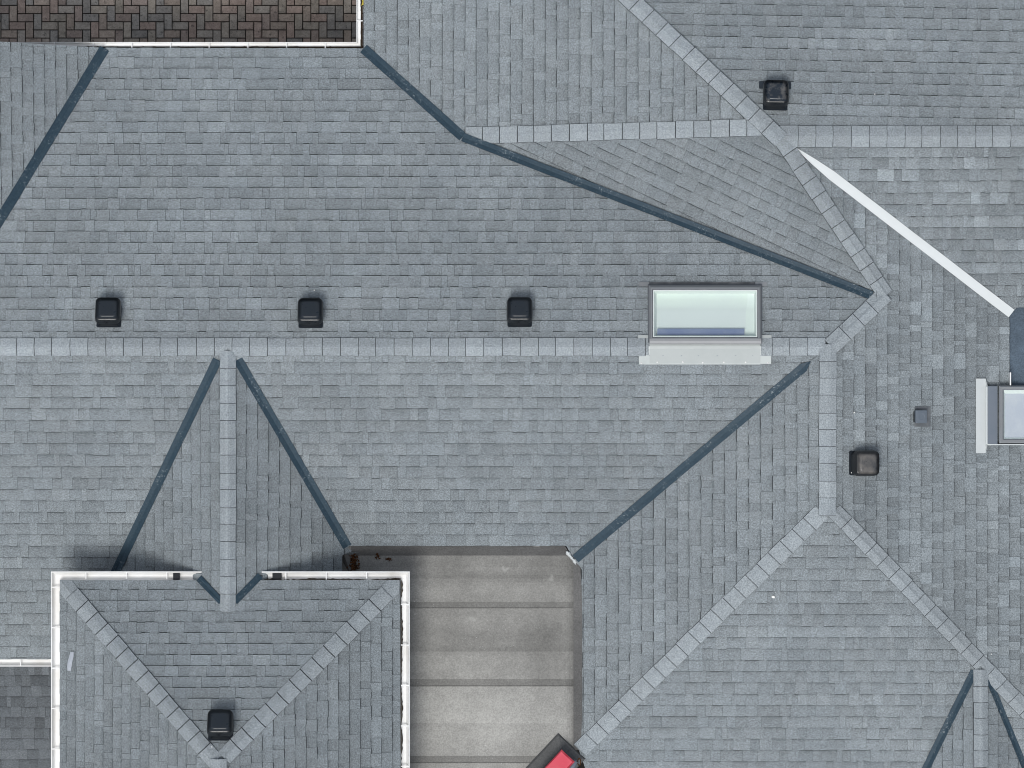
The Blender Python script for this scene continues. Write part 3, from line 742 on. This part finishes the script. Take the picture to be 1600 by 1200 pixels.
# ================================================================== RED CAPPED BOX
rc = at(866, 1202, zf)
red = empty('chimney_box', at(868, 1210, zf), 'red metal capped box set diagonally at the bottom corner of the flat roof', 'chimney')
bpy.context.view_layer.update()
zr = zf + .32
def quad(mb, pts, tint=(1, 1, 1)): mb.face(pts, tint)
dn = Vector((-.68, -.733, 0)); cr = Vector((.733, -.68, 0))     # length and width directions
tip = at(877.5, 1171.5, zr)
wd = .21; ln = .9
b = MB(); 
def rect(p, a0, a1, c0, c1, z): return [Vector((0, 0, z)) + Vector((p.x, p.y, 0)) + dn * a + cr * c for a, c in ((a0, c0), (a0, c1), (a1, c1), (a1, c0))]
b.loft([rect(tip, 0, ln, 0, wd, zr - .06), rect(tip, 0, ln, 0, wd, zr - .012)], (.45, .4, .4), False)
b.loft([rect(tip, 0, ln, 0, wd, zr - .012), rect(tip, .02, ln, .012, wd - .02, zr), ], (.62, .55, .55), False)
b.face(rect(tip, .02, ln, .012, wd - .02, zr)[::-1], (1, 1, 1)); b.build('cap', RED, red)
b = MB(); b.loft([rect(tip, .03, ln, .03, wd - .03, zf - .3), rect(tip, .03, ln, .03, wd - .03, zr - .05)], (.5, .5, .52), True); b.build('body', BACKDK, red)
b = MB()
b.loft([rect(tip, -.10, ln + .1, -.145, wd + .09, zf + .016), rect(tip, -.085, ln + .1, -.125, wd + .075, zf + .045), rect(tip, .02, ln, .02, wd - .02, zf + .10)], (.40, .41, .43), False); b.build('felt_skirt', FELT, red)
b = MB(); pc = at(898.5, 1196, zf + .2)
def tube(mb, p, q, r, tint=(1, 1, 1), n=10):
    ax = (q - p).normalized(); x = ax.orthogonal().normalized(); y = ax.cross(x)
    mb.loft([[c + (x * math.cos(2 * math.pi * k / n) + y * math.sin(2 * math.pi * k / n)) * r for k in range(n)] for c in (p, q)], tint, True, True)
tube(b, at(900, 1189, zf + .22), at(884, 1214, zf + .18), .03); b.build('pipe', BLUEG, red)
b = MB(); c0 = at(905, 1190.5, zf + .21)
pts = [c0 + Vector((.018 * math.cos(a), .042 * math.sin(a), 0)) for a in [k * math.pi / 6 for k in range(13)]]
for p, q in zip(pts, pts[1:]): tube(b, p, q, .007, n=6)
b.build('cable_loop', LEAFB, red)

# ================================================================== SMALL LOOSE THINGS
def flake(name, pl, px, py, size, lab, cat, mat=FLAKE, asp=1.6, group=None, seed=1, ang=0):
    rnd = random.Random(seed); fr = FR[pl]; p = hit(pl, px, py, .016); b = MB()
    root_m = fr.mat(p); ca, sa = math.cos(ang), math.sin(ang); ring_ = []
    for k in range(9):
        a = 2 * math.pi * k / 9; r = size * rnd.uniform(.65, 1.1); x, y = r * math.cos(a) * asp, r * math.sin(a)
        ring_.append((x * ca - y * sa, x * sa + y * ca))
    b.loft([[root_m @ Vector((x * s_, y * s_, h)) for x, y in ring_] for s_, h in ((1, -.004), (1, .002), (.6, .006))], smooth=True)
    o = b.build(name, mat); me = o.data; me.transform(root_m.inverted()); o.matrix_world = root_m
    return tag(o, lab, cat, group)
flake('bird_dropping', 'S3', 1208.5, 932.5, .018, 'white speck in the middle of the large lower right slope', 'bird dropping', seed=4, ang=-.4, group='white specks on the shingles')
flake('bird_dropping', 'E', 1335, 644.5, .010, 'white speck with brown rim above the dusty vent beside the vertical ridge', 'bird dropping', asp=1, seed=5, group='white specks on the shingles')
flake('bird_dropping', 'E', 1330.5, 738.5, .009, 'tiny white speck touching the corner of the dusty vent by the vertical ridge', 'bird dropping', asp=1, seed=6, group='white specks on the shingles')
flake('bird_dropping', 'E', 1414, 745, .008, 'tiny white speck below the small square pipe vent', 'bird dropping', asp=1, seed=7, group='white specks on the shingles')
flake('bird_dropping', 'E', 1549, 1022, .009, 'tiny white speck just above the meeting of hip and small dormer ridge', 'bird dropping', asp=1, seed=8, group='white specks on the shingles')
flake('bird_dropping', 'N', 1367, 147, .008, 'tiny white speck on the top right slope, right of the dusty vent', 'bird dropping', asp=1, seed=9, group='white specks on the shingles')
flake('bird_dropping', 'A', 491, 453.5, .008, 'tiny white speck just above the middle vent of the main ridge', 'bird dropping', asp=1, seed=10, group='white specks on the shingles')
flake('bird_dropping', 'GW', 331, 1167, .008, 'tiny white speck on the hip left of the wing roof vent', 'bird dropping', asp=1, seed=11, group='white specks on the shingles')
# strip of thin white plastic on the wing
b = MB(); fr = FR['GW']; prev = None
ctr = [(112.5, 1019), (111.5, 1026), (109.5, 1033), (108.5, 1040), (108, 1048)]; hwid = [2.6, 3.4, 3.6, 3.6, 2.6]
rr = [[hit('GW', x - w, y, .016), hit('GW', x, y, .02), hit('GW', x + w, y, .016)] for (x, y), w in zip(ctr, hwid)]
for r0, r1 in zip(rr, rr[1:]):
    for k in range(2): b.face([r0[k], r0[k + 1], r1[k + 1], r1[k]][::-1], smooth=True)
m_strip = metal('thin_plastic', (.40, .43, .48), .4, (.52, .54, .58), .8, 18, .3)
tag(b.build('plastic_strip', m_strip), 'pale strip of thin plastic lying on the left slope of the hipped wing', 'plastic strip')
def litter(name, px, py, n, spread, lab, seed, mat=LEAFB, size=.016):
    rnd = random.Random(seed); b = MB(); c = at(px, py, zf + .02)
    for k in range(n):
        p = c + Vector((rnd.gauss(0, spread[0]), rnd.gauss(0, spread[1]), rnd.uniform(0, .03))); a = rnd.uniform(0, 6.28); t = rnd.uniform(-.7, .7)
        x = Vector((math.cos(a), math.sin(a), t * .5)); y = Vector((-math.sin(a), math.cos(a), rnd.uniform(-.5, .5))); s_ = size * rnd.uniform(.5, 1.2)
        tt = rnd.uniform(.4, 1.6)
        b.face([p - x * s_, p - y * s_ * .5 + Vector((0, 0, .004)), p + x * s_, p + y * s_ * .5 + Vector((0, 0, .004))], (tt * 1.1, tt, tt))
    return tag(b.build(name, mat), lab, 'leaf litter', 'clumps of dead leaves by the wing gutter')
litter('leaf_litter', 553, 875.5, 95, (.028, .03), 'brown clump of dead leaves in the felt corner below the dormer valley', 1)
litter('leaf_litter', 554, 886, 50, (.024, .018), 'darker leaf crumbs against the wing gutter just below the brown clump', 2)
litter('leaf_litter', 590, 868.5, 22, (.012, .016), 'dark leaf scrap on the felt right of the brown clump', 3)
litter('leaf_litter', 606, 873.5, 14, (.02, .010), 'few scattered dark leaf crumbs farthest right on the shaded felt', 4)
b = MB(); p = at(567.5, 4, zc + .01)
for k in range(3):
    a = .9 + k * .8; x = Vector((math.cos(a), math.sin(a), .1)); y = Vector((-math.sin(a), math.cos(a), .15)); q = p + Vector((random.uniform(-.01, .01), k * .012 - .01, .004 * k))
    b.face([q - x * .035, q - y * .012, q + x * .035, q + y * .012])
tag(b.build('leaf', LEAFY), 'yellow leaf lying in the white gutter at the top edge', 'leaf')

# ================================================================== GROUND
b = MB(); R = 400
b.face([(-R, -R, GROUND - .03), (R, -R, GROUND - .03), (R, R, GROUND - .03), (-R, R, GROUND - .03)])
tag(b.build('ground', SAND), kind='structure')
b = MB(); rnd = random.Random(5); wB, gp_ = .102, .0045
x_lo, x_hi = at(-260, 0, GROUND).x, at(640, 0, GROUND).x; y_lo, y_hi = at(0, 110, GROUND).y, at(0, -300, GROUND).y
o_ = at(27, 34, GROUND)
pal = [(.50, .395, .315), (.47, .405, .335), (.45, .395, .335), (.41, .375, .33), (.51, .375, .305), (.48, .41, .33), (.38, .35, .315), (.44, .34, .285)]
def brick(x, y, w, h):
    if x + w < x_lo or x > x_hi or y + h < y_lo or y > y_hi: return
    t = rnd.choice(pal); k = rnd.uniform(.64, .84); gm = sum(t) / 3; t = tuple((c * .8 + gm * .2) * k for c in t); j = lambda: rnd.uniform(-.001, .001)
    g_ = gp_; c = .004; dz = rnd.uniform(-.0015, .0015)
    r = lambda i, z: [Vector((x + i + j(), y + i + j(), z)), Vector((x + w - i + j(), y + i + j(), z)), Vector((x + w - i + j(), y + h - i + j(), z)), Vector((x + i + j(), y + h - i + j(), z))]
    b.loft([r(g_, GROUND - .03), r(g_, GROUND - .004 + dz), r(g_ + c, GROUND + dz)], tuple(c_ * .7 for c_ in t), False); b.face(r(g_ + c, GROUND + dz + .0003), t)
nx_ = int((x_hi - x_lo) / wB) + 8
for i in range(-80, 80):
    for k in range(-40, 40):
        # herringbone: unit step (1,1) repeats, block shift (2,-2)
        bx, by = (i + 2 * k) * wB, (i - 2 * k) * wB
        brick(o_.x + bx, o_.y + by, 2 * wB, wB); brick(o_.x + bx, o_.y + by + wB, wB, 2 * wB) if False else brick(o_.x + bx + 2 * wB, o_.y + by - wB + 0 * wB, wB, 2 * wB)
tag(b.build('courtyard_paving', BRICK), kind='structure')

# ================================================================== LIGHT AND CAMERA
w = bpy.data.worlds.new('World'); sc.world = w; w.use_nodes = True; nt = w.node_tree
sky = nt.nodes.new('ShaderNodeTexSky'); sky.sky_type = 'NISHITA'; sky.sun_disc = False
EL = math.radians(70); hx, hy = .40, .916
sky.sun_elevation = EL; sky.sun_rotation = math.atan2(-hx, -hy) % (2 * math.pi); sky.dust_density = 3.0; sky.air_density = 1.0; sky.ozone_density = 1.0
bg = nt.nodes['Background']; bg.inputs[1].default_value = .124; hs = nt.nodes.new('ShaderNodeHueSaturation'); hs.inputs['Saturation'].default_value = .5; nt.links.new(sky.outputs[0], hs.inputs['Color'])   # thin cloud greys the blue
vm = nt.nodes.new('ShaderNodeVectorMath'); vm.operation = 'MULTIPLY'; vm.inputs[1].default_value = (.99, 1.01, 1.0)
nt.links.new(hs.outputs[0], vm.inputs[0]); nt.links.new(vm.outputs[0], bg.inputs[0])
sl = bpy.data.lights.new('sun', 'SUN'); sl.energy = 1.75; sl.angle = math.radians(18); sl.color = (1, .995, .98)
so = bpy.data.objects.new('sun', sl); COL.objects.link(so)
so.rotation_euler = Vector((hx * math.cos(EL), hy * math.cos(EL), -math.sin(EL))).to_track_quat('-Z', 'Y').to_euler()
cam = bpy.data.cameras.new('camera'); co = bpy.data.objects.new('camera', cam); COL.objects.link(co)
co.location = (0, 0, D); cam.sensor_width = 36; cam.lens = 36 * F / 1600; cam.clip_end = 2000; cam.clip_start = 1
sc.camera = co
sc.cycles.filter_width = 1.0
sc.view_settings.view_transform = 'Standard'; sc.view_settings.look = 'None'; sc.view_settings.exposure = 0; sc.view_settings.gamma = 1
